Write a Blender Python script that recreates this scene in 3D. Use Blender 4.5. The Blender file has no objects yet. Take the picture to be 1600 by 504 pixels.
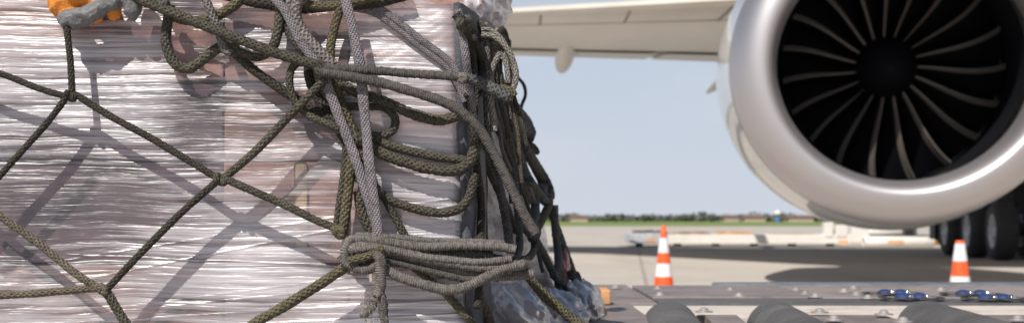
import bpy, bmesh, math, random
import numpy as np
from mathutils import Vector, Matrix
R = math.radians
random.seed(7)
RNG = np.random.default_rng(11)

# ------------------------------------------------------------------ camera, world, sun, exposure
scene = bpy.context.scene
COL = scene.collection
F = 1931.0                      # focal length in photo pixels, horizon at photo row 342
CAMZ = 0.85
cd = bpy.data.cameras.new('camera'); cam = bpy.data.objects.new('camera', cd); COL.objects.link(cam)
cam.location = (0, 0, CAMZ); cam.rotation_euler = (R(90), 0, 0)
cd.sensor_width = 36; cd.lens = 36 * F / 1600; cd.shift_y = 90 / 1600
cd.clip_start = 0.05; cd.clip_end = 8000
cd.dof.use_dof = True; cd.dof.focus_distance = 1.70; cd.dof.aperture_fstop = 7.6
scene.camera = cam

SUN_EL, SUN_AZ = R(50), R(209)     # azimuth clockwise from +Y: behind the camera, to the left
w = bpy.data.worlds.new('World'); scene.world = w; w.use_nodes = True
nt = w.node_tree; nt.nodes.clear()
wo = nt.nodes.new('ShaderNodeOutputWorld'); wb = nt.nodes.new('ShaderNodeBackground')
sk = nt.nodes.new('ShaderNodeTexSky'); sk.sky_type = 'NISHITA'; sk.sun_disc = False
sk.sun_elevation = SUN_EL; sk.sun_rotation = SUN_AZ; sk.air_density = 1.0; sk.dust_density = .8; sk.ozone_density = 2.5
wb.inputs[1].default_value = 0.05
# thin summer cloud veil, laid over the sky by direction
tc = nt.nodes.new('ShaderNodeTexCoord'); mp = nt.nodes.new('ShaderNodeMapping'); mp.inputs['Scale'].default_value = (3, 3, 9)
nz = nt.nodes.new('ShaderNodeTexNoise'); nz.inputs['Scale'].default_value = 2.2; nz.inputs['Detail'].default_value = 6
rp = nt.nodes.new('ShaderNodeValToRGB'); rp.color_ramp.elements[0].position = 0.50; rp.color_ramp.elements[1].position = 0.78
rp.color_ramp.elements[0].color = (0, 0, 0, 1); rp.color_ramp.elements[1].color = (.34, .34, .34, 1)
mx = nt.nodes.new('ShaderNodeMixRGB'); mx.inputs[2].default_value = (14, 13.9, 14.6, 1)
nt.links.new(tc.outputs['Generated'], mp.inputs[0]); nt.links.new(mp.outputs[0], nz.inputs[0]); nt.links.new(nz.outputs[0], rp.inputs[0])
# bright summer haze low over the horizon
sp = nt.nodes.new('ShaderNodeSeparateXYZ'); nt.links.new(tc.outputs['Generated'], sp.inputs[0])
hz = nt.nodes.new('ShaderNodeValToRGB'); e = hz.color_ramp.elements; e[0].position = 0.0; e[0].color = (.95, .95, .95, 1); e[1].position = .30; e[1].color = (0, 0, 0, 1)
e = hz.color_ramp.elements.new(.16); e.color = (.88, .88, .88, 1)
hc = nt.nodes.new('ShaderNodeValToRGB'); e = hc.color_ramp.elements; e[0].position = 0.0; e[0].color = (.60, .65, .74, 1); e[1].position = .22; e[1].color = (.52, .605, .735, 1)
hs = nt.nodes.new('ShaderNodeVectorMath'); hs.operation = 'SCALE'; hs.inputs['Scale'].default_value = 1 / .05
nt.links.new(sp.outputs[2], hz.inputs[0]); nt.links.new(sp.outputs[2], hc.inputs[0]); nt.links.new(hc.outputs[0], hs.inputs[0])
mh = nt.nodes.new('ShaderNodeMixRGB'); nt.links.new(hz.outputs[0], mh.inputs[0]); nt.links.new(sk.outputs[0], mh.inputs[1]); nt.links.new(hs.outputs[0], mh.inputs[2])
nt.links.new(rp.outputs[0], mx.inputs[0]); nt.links.new(mh.outputs[0], mx.inputs[1]); nt.links.new(mx.outputs[0], wb.inputs[0])
nt.links.new(wb.outputs[0], wo.inputs[0])

sd = bpy.data.lights.new('sun', 'SUN'); sd.energy = 4.9; sd.angle = R(0.7); sd.color = (1, .94, .86)
sun = bpy.data.objects.new('sun', sd); COL.objects.link(sun)
sdir = Vector((math.sin(SUN_AZ) * math.cos(SUN_EL), math.cos(SUN_AZ) * math.cos(SUN_EL), math.sin(SUN_EL)))
sun.rotation_euler = sdir.to_track_quat('Z', 'Y').to_euler(); sun.location = sdir * 30

vs = scene.view_settings; vs.view_transform = 'Standard'; vs.look = 'None'; vs.exposure = 0.08; vs.gamma = 1; vs.use_curve_mapping = False
scene.cycles.max_bounces = 8; scene.cycles.transparent_max_bounces = 8
scene.cycles.use_denoising = True

# ------------------------------------------------------------------ helpers
def P(px, py, d):
    """photo pixel and distance -> point in the place"""
    return Vector(((px - 800) / F * d, d, CAMZ - (py - 342) / F * d))

def tag(o, label=None, cat=None, group=None, kind=None):
    for k, v in (('label', label), ('category', cat), ('group', group), ('kind', kind)):
        if v: o[k] = v
    return o

def empty(name, loc, label, cat, group=None):
    o = bpy.data.objects.new(name, None); COL.objects.link(o); o.location = loc; o.empty_display_size = .2
    return tag(o, label, cat, group)

class MB:
    """collects vertices and faces, links them as ONE mesh object"""
    def __init__(s): s.v = []; s.f = []; s.m = []; s.uv = []; s.n = 0
    def add(s, v, f, mi=0, uv=None):
        v = np.asarray(v, float).reshape(-1, 3); b = s.n
        s.v.append(v); s.n += len(v)
        f = [tuple(i + b for i in q) for q in f]; s.f += f
        s.m += list(mi) if hasattr(mi, '__len__') else [mi] * len(f)
        s.uv.append(np.zeros((len(v), 2)) if uv is None else np.asarray(uv))
        return s
    def box(s, x0, x1, y0, y1, z0, z1, mi=0, bev=0.0):
        if bev <= 0:
            v = [(x, y, z) for z in (z0, z1) for y in (y0, y1) for x in (x0, x1)]
            return s.add(v, [(0, 2, 3, 1), (4, 5, 7, 6), (0, 1, 5, 4), (2, 6, 7, 3), (0, 4, 6, 2), (1, 3, 7, 5)], mi)
        bm = bmesh.new(); bmesh.ops.create_cube(bm, size=1)
        for q in bm.verts: q.co = ((q.co.x + .5) * (x1 - x0) + x0, (q.co.y + .5) * (y1 - y0) + y0, (q.co.z + .5) * (z1 - z0) + z0)
        bmesh.ops.bevel(bm, geom=bm.edges[:], offset=bev, segments=2, affect='EDGES', profile=.6)
        bm.verts.index_update()
        s.add([q.co[:] for q in bm.verts], [tuple(x.index for x in fc.verts) for fc in bm.faces], mi); bm.free(); return s
    def grid(s, pts, mi=0, uv=None, closeu=False, closev=False, flip=False):
        nu, nv = pts.shape[:2]
        idx = np.arange(nu * nv).reshape(nu, nv)
        a = idx; iu = list(range(nu)) + ([0] if closeu else []); iv = list(range(nv)) + ([0] if closev else [])
        a = idx[iu][:, iv]
        q = np.stack([a[:-1, :-1], a[1:, :-1], a[1:, 1:], a[:-1, 1:]], -1).reshape(-1, 4)
        if flip: q = q[:, ::-1]
        return s.add(pts.reshape(-1, 3), [tuple(int(i) for i in r) for r in q], mi, None if uv is None else uv.reshape(-1, 2))
    def lathe(s, prof, n=48, origin=(0, 0, 0), axis='z', mi=0, capa=False, capb=False):
        prof = np.asarray(prof, float); a = np.linspace(0, 2 * math.pi, n, endpoint=False)
        h, r = prof[:, 0][:, None], prof[:, 1][:, None]
        c, sn = np.cos(a)[None], np.sin(a)[None]
        if axis == 'z': p = np.stack([r * c, r * sn, h + 0 * c], -1)
        elif axis == 'y': p = np.stack([r * c, h + 0 * c, -r * sn], -1)
        else: p = np.stack([h + 0 * c, r * c, r * sn], -1)
        b = s.n
        mis = mi if not hasattr(mi, '__len__') else [m for m in mi for _ in range(n)]
        s.grid(p + np.asarray(origin), mis, closev=True, flip=True)
        if capa: s.f.append(tuple(range(b, b + n))); s.m.append(mi if not hasattr(mi, '__len__') else mi[0])
        if capb:
            e = b + (len(prof) - 1) * n; s.f.append(tuple(range(e + n - 1, e - 1, -1))); s.m.append(mi if not hasattr(mi, '__len__') else mi[-1])
        return s
    def build(s, name, mats, parent=None, smooth=True, loc=None, uvs=False, auto=None):
        me = bpy.data.meshes.new(name); V = np.concatenate(s.v)
        if parent is not None and loc is None: V = V - np.array(PLOC(parent))
        me.from_pydata(V.tolist(), [], s.f)
        for m in (mats if isinstance(mats, (list, tuple)) else [mats]): me.materials.append(m)
        me.polygons.foreach_set('material_index', s.m)
        me.polygons.foreach_set('use_smooth', [smooth] * len(s.f))
        if uvs:
            U = np.concatenate(s.uv); l = me.uv_layers.new(name='UVMap')
            vi = np.zeros(len(me.loops), dtype=np.int32); me.loops.foreach_get('vertex_index', vi)
            l.data.foreach_set('uv', U[vi].ravel())
        me.update()
        if auto is not None: me.set_sharp_from_angle(angle=R(auto))
        o = bpy.data.objects.new(name, me); COL.objects.link(o)
        if parent is not None: o.parent = parent
        if loc is not None: o.location = loc
        return o

def PLOC(o):
    l = Vector((0, 0, 0))
    while o is not None: l = l + o.location; o = o.parent
    return l[:]

def copy_tree(o, parent=None):
    c = o.copy(); COL.objects.link(c); c.parent = parent
    for ch in list(o.children): copy_tree(ch, c)
    return c

# numpy value noise
def vnoise(x, y, seed=0):
    g = np.random.default_rng(seed).random((256, 256))
    xi = np.floor(x).astype(int); yi = np.floor(y).astype(int); fx = x - xi; fy = y - yi
    fx = fx * fx * (3 - 2 * fx); fy = fy * fy * (3 - 2 * fy)
    A = g[xi % 256, yi % 256]; B = g[(xi + 1) % 256, yi % 256]; C = g[xi % 256, (yi + 1) % 256]; D = g[(xi + 1) % 256, (yi + 1) % 256]
    return (A * (1 - fx) + B * fx) * (1 - fy) + (C * (1 - fx) + D * fx) * fy
def fbm(x, y, seed=0, o=4):
    t = 0; a = .5
    for k in range(o): t = t + a * vnoise(x * 2 ** k, y * 2 ** k, seed + k); a *= .5
    return t
def ridged(x, y, seed=0, o=3):
    t = 0; a = .55
    for k in range(o): t = t + a * (1 - np.abs(2 * vnoise(x * 2 ** k, y * 2 ** k, seed + k) - 1)); a *= .5
    return t

# ------------------------------------------------------------------ materials
class NT:
    def __init__(s, name):
        s.m = bpy.data.materials.new(name); s.m.use_nodes = True; s.t = s.m.node_tree
        s.b = s.t.nodes['Principled BSDF']; s.o = s.t.nodes['Material Output']
    def n(s, typ, **k):
        q = s.t.nodes.new(typ)
        for a, b in k.items():
            if a.startswith('i_'):
                a = a[2:]; a = int(a) if a.isdigit() else a.replace('_', ' ')
                q.inputs[a].default_value = b
            else: setattr(q, a, b)
        return q
    def l(s, a, b): s.t.links.new(a, b)
    def coord(s, scale=(1, 1, 1), kind='Object', rot=(0, 0, 0)):
        t = s.n('ShaderNodeTexCoord'); m = s.n('ShaderNodeMapping'); m.inputs['Scale'].default_value = scale; m.inputs['Rotation'].default_value = rot
        s.l(t.outputs[kind], m.inputs[0]); return m.outputs[0]
    def noise(s, vec, scale, detail=4, rough=.55, dist=0):
        q = s.n('ShaderNodeTexNoise'); q.inputs['Scale'].default_value = scale; q.inputs['Detail'].default_value = detail
        q.inputs['Roughness'].default_value = rough; q.inputs['Distortion'].default_value = dist
        if vec is not None: s.l(vec, q.inputs['Vector'])
        return q.outputs[0]
    def ramp(s, fac, stops):
        q = s.n('ShaderNodeValToRGB'); e = q.color_ramp.elements
        while len(e) < len(stops): e.new(.5)
        for k, (p, c) in enumerate(stops):
            e[k].position = p; e[k].color = (c, c, c, 1) if not hasattr(c, '__len__') else (*c[:3], 1)
        s.l(fac, q.inputs[0]); return q.outputs[0]
    def math(s, op, a, b=None):
        q = s.n('ShaderNodeMath', operation=op)
        for k, v in enumerate((a, b)):
            if v is None: continue
            if hasattr(v, 'node'): s.l(v, q.inputs[k])
            else: q.inputs[k].default_value = v
        return q.outputs[0]
    def mix(s, fac, a, b, typ='MIX'):
        q = s.n('ShaderNodeMixRGB', blend_type=typ)
        for k, v in enumerate((fac, a, b)):
            if hasattr(v, 'node'): s.l(v, q.inputs[k])
            else: q.inputs[k].default_value = v if k == 0 else (*v[:3], 1)
        return q.outputs[0]
    def bump(s, h, strength=.3, dist=.01):
        q = s.n('ShaderNodeBump'); q.inputs['Strength'].default_value = strength; q.inputs['Distance'].default_value = dist
        s.l(h, q.inputs['Height']); s.l(q.outputs[0], s.b.inputs['Normal']); return q.outputs[0]
    def set(s, **k):
        for a, v in k.items():
            i = s.b.inputs[a.replace('_', ' ')]
            if hasattr(v, 'node'): s.l(v, i)
            else: i.default_value = (*v, 1) if hasattr(v, '__len__') else v
        return s

def worn(name, c, rough=.5, metal=0., var=.18, sc=8, bump=.1, bd=.002, stain=None):
    """a plain surface with uneven tone and fine relief"""
    m = NT(name); v = m.coord()
    a = m.noise(v, sc, 5); b = m.noise(v, sc * 9, 3)
    lo = tuple(x * (1 - var) for x in c); hi = tuple(min(1, x * (1 + var)) for x in c)
    col = m.ramp(a, [(.3, lo), (.7, hi)])
    if stain: col = m.mix(m.ramp(m.noise(v, sc * .6, 6, .7), [(.55, 0.), (.7, .8)]), col, stain)
    m.set(Base_Color=col, Roughness=m.ramp(b, [(.3, max(0, rough - .1)), (.7, min(1, rough + .12))]), Metallic=metal)
    m.bump(b, bump, bd); return m.m

def rope_mat(name, c1, c2, fleck, flk=.35, rough=.8, k=6, L=.0085):
    m = NT(name); uv = m.coord(kind='UV'); v = m.coord()
    sx = m.n('ShaderNodeSeparateXYZ'); m.l(uv, sx.inputs[0]); U_ = m.math('MULTIPLY', sx.outputs[0], 2 * math.pi / L); V_ = m.math('MULTIPLY', sx.outputs[1], 2 * math.pi * k)
    p1 = m.math('SINE', m.math('ADD', U_, V_)); p2 = m.math('SINE', m.math('SUBTRACT', U_, V_)); yarn = m.math('MAXIMUM', p1, p2)
    big = m.noise(v, 22, 3)
    col = m.ramp(big, [(.35, c1), (.65, c2)])
    fine = m.noise(v, 700, 2)
    col = m.mix(m.ramp(fine, [(.52, 0.), (.62, flk)]), col, fleck)
    col = m.mix(m.math('MULTIPLY', m.math('GREATER_THAN', p1, p2), .45), col, tuple(min(1, x * 1.9) for x in c2))
    dirt = m.noise(v, 160, 3)
    col = m.mix(m.ramp(dirt, [(.5, 0.), (.65, .5)]), col, tuple(x * .4 for x in c1))
    m.set(Base_Color=col, Roughness=rough); m.b.inputs['Specular IOR Level'].default_value = .3
    m.bump(m.math('ADD', m.math('MULTIPLY', yarn, .8 if k > 1 else .4), m.math('MULTIPLY', m.noise(v, 900, 2), .7)), 1.0, .0016); return m.m

M = {}
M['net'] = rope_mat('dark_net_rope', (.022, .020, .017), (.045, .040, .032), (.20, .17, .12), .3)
M['nettan'] = rope_mat('tan_net_rope', (.075, .062, .046), (.14, .118, .088), (.36, .30, .22), .45)
M['olive'] = rope_mat('olive_rope', (.036, .033, .026), (.075, .068, .052), (.28, .25, .18), .4)
M['yolive'] = rope_mat('yellow_olive_rope', (.05, .045, .03), (.10, .09, .058), (.38, .31, .13), .45)
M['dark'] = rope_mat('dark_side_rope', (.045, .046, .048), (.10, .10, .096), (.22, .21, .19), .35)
M['grey'] = rope_mat('grey_rope', (.10, .092, .088), (.18, .165, .155), (.40, .37, .35), .45)
M['dgrey'] = rope_mat('dark_grey_rope', (.045, .042, .040), (.085, .078, .072), (.22, .2, .19), .4)
M['greyrib'] = rope_mat('grey_ribbed_rope', (.088, .08, .073), (.16, .146, .134), (.36, .33, .30), .45, k=1, L=.0033)
M['dgreyrib'] = rope_mat('dark_grey_ribbed_rope', (.05, .046, .044), (.095, .087, .08), (.24, .22, .21), .4, k=1, L=.0033)
M['lav'] = rope_mat('lavender_strap', (.15, .135, .15), (.25, .228, .245), (.48, .45, .47), .45, k=9, L=.006)
M['light'] = rope_mat('pale_braid', (.17, .155, .135), (.27, .25, .22), (.55, .52, .46), .55)

def film_mat(name, cov0, cov1, tint, sx=2.2, sz=90, rough=.22, seed=0, rot=0.0, gloss=.10, shade_cover=False, slope=.030):
    """stretch film: milky plies over what they wrap, gaps show the cartons behind"""
    m = NT(name)
    v = m.coord((1, 1, 1), rot=(0, rot, 0))
    def warped(vec, scale, amp):
        q = m.n('ShaderNodeTexNoise'); q.inputs['Scale'].default_value = scale; q.inputs['Detail'].default_value = 1; m.l(v, q.inputs['Vector'])
        sub = m.n('ShaderNodeVectorMath', operation='SUBTRACT'); sub.inputs[1].default_value = (.5, .5, .5); m.l(q.outputs[1], sub.inputs[0])
        scl = m.n('ShaderNodeVectorMath', operation='SCALE'); scl.inputs['Scale'].default_value = amp; m.l(sub.outputs[0], scl.inputs[0])
        add = m.n('ShaderNodeVectorMath', operation='ADD'); m.l(vec, add.inputs[0]); m.l(scl.outputs[0], add.inputs[1]); return add.outputs[0]
    vv = warped(warped(v, 3.0, slope), 14, .004)
    def st(a, b_, det, o=0):
        mp = m.n('ShaderNodeMapping'); mp.inputs['Scale'].default_value = (a, a, b_); mp.inputs['Location'].default_value = (seed + o, seed, seed); m.l(vv, mp.inputs[0])
        return m.noise(mp.outputs[0], 1.0, det, .6, 0)
    s1 = st(sx, sz, 4); s2 = st(sx * 4, sz * 2.4, 4, 3); s3 = st(sx * 2, sz * .3, 3, 7)
    big = m.noise(v, 4.2, 3, .5)
    st_ = m.math('ADD', m.math('MULTIPLY', s1, .45), m.math('ADD', m.math('MULTIPLY', s2, .30), m.math('MULTIPLY', s3, .25)))
    if shade_cover:
        at = m.n('ShaderNodeAttribute'); at.attribute_name = 'shade_cover'; cover = at.outputs['Fac']
    else: cover = m.math('MULTIPLY', big, 1.0)
    t = m.math('ADD', m.math('MULTIPLY', m.math('SUBTRACT', st_, .5), 3.6), cover)
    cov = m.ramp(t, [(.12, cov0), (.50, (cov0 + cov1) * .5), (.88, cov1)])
    h = m.math('ADD', m.math('MULTIPLY', s1, 1.0), m.math('MULTIPLY', s2, .55))
    m.set(Base_Color=tint, Roughness=.5)
    m.b.inputs['Specular IOR Level'].default_value = .1
    nrm = m.bump(h, .65, .0042)
    tr = m.n('ShaderNodeBsdfTransparent'); tr.inputs[0].default_value = (.97, .96, .98, 1)
    ms = m.n('ShaderNodeMixShader'); m.l(cov, ms.inputs[0]); m.l(tr.outputs[0], ms.inputs[1]); m.l(m.b.outputs[0], ms.inputs[2])
    gl = m.n('ShaderNodeBsdfGlossy'); gl.inputs['Roughness'].default_value = rough; gl.inputs[0].default_value = (1, 1, 1, 1); m.l(nrm, gl.inputs['Normal'])
    fr = m.n('ShaderNodeFresnel'); fr.inputs[0].default_value = 1.5; m.l(nrm, fr.inputs['Normal'])
    m2 = m.n('ShaderNodeMixShader'); m.l(m.math('MULTIPLY', m.ramp(t, [(.10, .35), (.9, 1.)]), m.math('ADD', fr.outputs[0], gloss)), m2.inputs[0]); m.l(ms.outputs[0], m2.inputs[1]); m.l(gl.outputs[0], m2.inputs[2])
    m.l(m2.outputs[0], m.o.inputs[0]); return m.m
M['film'] = film_mat('stretch_film', .05, .92, (.70, .655, .70), rough=.36, gloss=.17, sx=1.7, sz=95, shade_cover=True)
M['filmside'] = film_mat('stretch_film_side', .25, .85, (.72, .68, .73), 2.0, 45, .3, 3.1)
M['filmpale'] = film_mat('pale_film_tuft', .50, .80, (.66, .63, .68), 4, 4, .3, 8.3)
M['filmloose'] = film_mat('loose_film', .45, .75, (.52, .465, .45), 4, 7, .45, 5.3, gloss=-.03)

def carton(name, c):
    m = NT(name); v = m.coord((1, 1, 1))
    col = m.ramp(m.noise(m.coord((1, 1, 2.2)), 7, 5, .65), [(.36, (c[0] * .30, c[1] * .32, c[2] * .42)), (.50, tuple(x * .75 for x in c)), (.68, tuple(min(1, x * 1.25) for x in c))])
    m.set(Base_Color=col, Roughness=.8); m.bump(m.noise(v, 60, 3), .2, .002); return m.m
M['carton_pink'] = carton('pink_brown_carton', (.36, .215, .18))
M['carton_shade'] = carton('shade_plum_carton', (.11, .07, .085))  # dark carton colour stands in for the worker's shadow on the load
M['carton_brown'] = carton('brown_carton', (.23, .13, .105))
M['carton_pale'] = carton('pale_carton', (.62, .46, .42))
M['carton_yellow'] = carton('yellow_tape', (.50, .36, .22))
M['protector'] = worn('slate_corner_board', (.085, .09, .11), .55, 0, .3, 30, .5, .003)
M['alu'] = worn('pallet_aluminium', (.42, .42, .43), .4, .8, .2, 10)

# tarmac
m = NT('tarmac_concrete'); v = m.coord(rot=(0, 0, R(5.5)))
base = m.ramp(m.noise(v, .25, 5), [(.3, (.42, .385, .345)), (.7, (.50, .46, .415))])
base = m.mix(m.ramp(m.noise(v, 1.6, 6, .7), [(.5, 0.), (.75, .35)]), base, (.30, .27, .24))
base = m.mix(m.ramp(m.noise(m.coord((.35, .06, 1), rot=(0, 0, R(5.5))), 2.0, 4, .6), [(.52, 0.), (.70, .35)]), base, (.20, .18, .165))
base = m.mix(m.ramp(m.noise(v, 60, 2), [(.4, 0.), (.7, .25)]), base, (.55, .51, .46))
sx = m.n('ShaderNodeSeparateXYZ'); m.l(v, sx.inputs[0])
def joint(o, off):
    f = m.math('FRACT', m.math('DIVIDE', m.math('ADD', o, off), 7.5)); d = m.math('ABSOLUTE', m.math('SUBTRACT', f, .5))
    return m.math('LESS_THAN', d, .004)
j = m.math('MAXIMUM', joint(sx.outputs[0], 3.55), joint(sx.outputs[1], 300.2))
base = m.mix(m.math('MULTIPLY', j, .38), base, (.10, .09, .08))
m.set(Base_Color=base, Roughness=.85); m.bump(m.noise(v, 40, 4), .3, .01); M['tarmac'] = m.m
m = NT('mown_grass'); v = m.coord()
m.set(Base_Color=m.ramp(m.noise(v, .05, 6), [(.3, (.14, .20, .05)), (.6, (.19, .24, .065)), (.75, (.26, .25, .10))]), Roughness=.9); M['grass'] = m.m
m = NT('hazed_foliage'); v = m.coord()
m.set(Base_Color=m.ramp(m.noise(v, .08, 4), [(.3, (.11, .125, .105)), (.6, (.14, .155, .125)), (.8, (.18, .17, .145))]), Roughness=.9); M['leaf'] = m.m  # distance haze painted into the leaf colour, paled and greyed
M['bark'] = worn('bark', (.12, .09, .06), .9)
M['housewall'] = worn('far_house_wall', (.45, .38, .32), .8); M['roof'] = worn('far_house_roof', (.20, .12, .10), .8)
M['blue'] = worn('blue_paint', (.10, .20, .45), .4); M['whitepaint'] = worn('white_paint', (.78, .76, .72), .35, 0, .06, 3)
M['orange'] = worn('cone_orange', (.82, .11, .025), .5, 0, .25, 14, stain=(.45, .10, .05)); M['reflect'] = worn('cone_white', (.78, .78, .80), .4, 0, .08, 12, stain=(.55, .52, .48))
M['black'] = worn('black_rubber', (.02, .02, .022), .7); M['darkmetal'] = worn('dark_metal', (.05, .05, .055), .5, .5)
M['plate'] = worn('scuffed_deck_plate', (.26, .225, .215), .5, .25, .22, 9, .35, .002, stain=(.10, .09, .088))
M['plate2'] = worn('pale_deck_plate', (.33, .285, .275), .5, .25, .18, 7, .35, .002, stain=(.16, .14, .135))
M['rail'] = worn('grey_deck_rail', (.15, .145, .15), .45, .4, .2, 14, .2)
M['beam'] = worn('off_white_beam', (.62, .56, .51), .55, 0, .12, 12, .3, .002, stain=(.40, .30, .24))
M['roller'] = worn('dark_grey_roller', (.10, .096, .095), .55, 0, .3, 7, .3, .001, stain=(.17, .16, .15))
M['bolt'] = worn('zinc_bolt', (.30, .285, .28), .6, .3); M['chrome'] = worn('steel_ball', (.8, .8, .8), .12, 1., .05)
M['bluecaster'] = worn('blue_caster_plastic', (.015, .04, .14), .6)
M['wood'] = worn('raw_wood', (.60, .33, .15), .75, 0, .25, 20)
M['gloveo'] = worn('orange_glove_fabric', (.62, .215, .03), .85, 0, .3, 45, .8, .002)
M['gloveg'] = worn('grey_glove_rubber', (.15, .15, .155), .6, 0, .22, 30, .7, .002, stain=(.10, .095, .09))
M['sleeve'] = worn('dark_sleeve', (.03, .035, .05), .85)
# aircraft
m = NT('satin_lip_aluminium'); m.set(Base_Color=(.57, .55, .565), Roughness=.48, Metallic=.9); M['lip'] = m.m
m = NT('cowl_paint'); v = m.coord(); m.set(Base_Color=m.ramp(m.noise(v, .8, 3), [(.3, (.58, .59, .60)), (.7, (.66, .66, .67))]), Roughness=.12); m.b.inputs['Coat Weight'].default_value = .6; M['cowl'] = m.m
M['liner'] = worn('inlet_liner', (.008, .009, .012), .6, 0, .1, 3)  # near-black colour stands in for shade inside a grey inlet
M['blade'] = worn('fan_blade_composite', (.006, .006, .008), .5, 0, .1, 5)
M['edge'] = worn('blade_leading_edge', (.13, .11, .096), .6, .1, .1, 6)
M['spinner'] = worn('black_spinner', (.004, .004, .006), .75)
m = NT('wing_paint'); v = m.coord(); m.set(Base_Color=m.ramp(m.noise(m.coord((.6, .12, 1)), 1.5, 5), [(.3, (.60, .56, .50)), (.7, (.70, .665, .61))]), Roughness=.32); M['wing'] = m.m
for k_ in ('liner', 'blade', 'spinner'): M[k_].node_tree.nodes['Principled BSDF'].inputs['Specular IOR Level'].default_value = .12
M['seam'] = worn('wing_seam', (.25, .22, .19), .6)
M['tyre'] = worn('aircraft_tyre', (.04, .04, .044), .75); M['rim'] = worn('wheel_rim', (.62, .62, .64), .4, .2)
m = NT('striped_bar'); v = m.coord(); s_ = m.n('ShaderNodeSeparateXYZ'); m.l(v, s_.inputs[0])
f_ = m.math('LESS_THAN', m.math('FRACT', m.math('MULTIPLY', m.math('ADD', s_.outputs[0], s_.outputs[2]), 2.9)), .5)
m.set(Base_Color=m.mix(f_, (.75, .42, .03), (.02, .02, .02)), Roughness=.4); M['stripes'] = m.m

# ------------------------------------------------------------------ setting: ground, grass
b = MB(); b.add([(-3000, -300, 0), (3000, -300, 0), (3000, 4000, 0), (-3000, 4000, 0)], [(0, 1, 2, 3)]); tag(b.build('tarmac', M['tarmac']), kind='structure')
b = MB(); b.add([(-3000, 150, .006), (3000, 150, .006), (3000, 3990, .006), (-3000, 3990, .006)], [(0, 1, 2, 3)]); tag(b.build('grass_field', M['grass']), kind='structure')

# far wood and hedges
def leafcloud(mb, c, r, n, size, rng):
    d = rng.normal(size=(n, 3)); d /= np.linalg.norm(d, axis=1)[:, None]
    p = np.array(c) + d * (rng.random((n, 1)) ** .4) * np.array(r)
    a = rng.normal(size=(n, 3)); a /= np.linalg.norm(a, axis=1)[:, None]; bb = np.cross(a, rng.normal(size=(n, 3))); bb /= np.linalg.norm(bb, axis=1)[:, None]
    s = size * (.6 + rng.random((n, 1)))
    V = np.stack([p + a * s, p + bb * s, p - a * s, p - bb * s], 1).reshape(-1, 3)
    mb.add(V, [(4 * i, 4 * i + 1, 4 * i + 2, 4 * i + 3) for i in range(n)])
b = MB()
for k in range(420):
    y = RNG.uniform(430, 640); x = RNG.uniform(-.12, .34) * y
    h = RNG.choice([1.4, 1.8, 2.3, 3.1]) * RNG.uniform(.7, 1.1)
    leafcloud(b, (x, y, h * .5), (RNG.uniform(3, 8), 3, h * .55), 90, .5, RNG)
tag(b.build('far_woodland', M['leaf'], smooth=False), 'dark hazy line of trees and hedges along the horizon beyond the grass', 'woodland', kind='stuff')
def tree(px, top, d, wpx, label):
    X = (px - 800) / F * d; h = .85 + (342 - top) / F * d; r = wpx / F * d / 2
    t = empty('tree', (X, d, 0), label, 'tree', 'trees along the far edge of the airfield')
    c = MB()
    for k in range(9): leafcloud(c, (X + RNG.uniform(-.6, .6) * r, d + RNG.uniform(-1, 1), h * RNG.uniform(.5, .82)), (r * .5, r * .5, h * .2), 60, .45, RNG)
    c.build('crown', M['leaf'], t, smooth=False)
    MB().lathe([(0, .3), (h * .4, .2), (h * .7, .08)], 8, (X, d, 0)).build('trunk', M['bark'], t)
tree(962, 336, 380, 26, 'narrow dark tree, the first one right of the cargo net on the horizon')
tree(1008, 336, 390, 44, 'wide dark bush-like tree on the horizon directly left of the slim cone tip')
tree(1112, 337, 400, 30, 'rounded dark tree on the horizon halfway between slim cone and engine')
tree(1072, 338, 410, 22, 'small lone tree on the horizon right of the slim cone')
def house(px, d, w_, h_, label):
    X = (px - 800) / F * d
    t = empty('house', (X, d, 0), label, 'house', 'houses far beyond the airfield')
    MB().box(X - w_ / 2, X + w_ / 2, d, d + 8, 0, h_ * .6).build('wall', M['housewall'], t, smooth=False)
    o = .4
    MB().add([(X - w_ / 2 - o, d - o, h_ * .6), (X + w_ / 2 + o, d - o, h_ * .6), (X + w_ / 2 + o, d + 8 + o, h_ * .6), (X - w_ / 2 - o, d + 8 + o, h_ * .6), (X - w_ / 2, d + 4, h_), (X + w_ / 2, d + 4, h_)],
             [(0, 1, 5, 4), (2, 3, 4, 5), (0, 4, 3), (1, 2, 5), (0, 3, 2, 1)]).build('roof', M['roof'], t, smooth=False)
house(1180, 415, 7, 2.3, 'low red-roofed house on the horizon just left of the engine')
house(1143, 430, 5, 2.4, 'small red-roofed house on the horizon, left neighbour of the engine-side house')
house(1252, 400, 8, 2.2, 'long red-roofed house on the horizon beneath the engine curve')
house(905, 430, 6, 2.3, 'red-roofed house on the horizon beside the cargo net')
t = empty('water_tower', ((1215 - 800) / F * 350, 350, 0), 'small blue and white tower standing on the horizon under the engine', 'tower')
X = t.location.x
MB().lathe([(0, .7), (2.0, .7)], 12, (X, 350, 0)).build('shaft', M['blue'], t)
MB().lathe([(2.0, .3), (2.05, 1.0), (2.9, 1.1), (3.3, .2)], 12, (X, 350, 0), capb=True).build('tank', M['whitepaint'], t)

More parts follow.
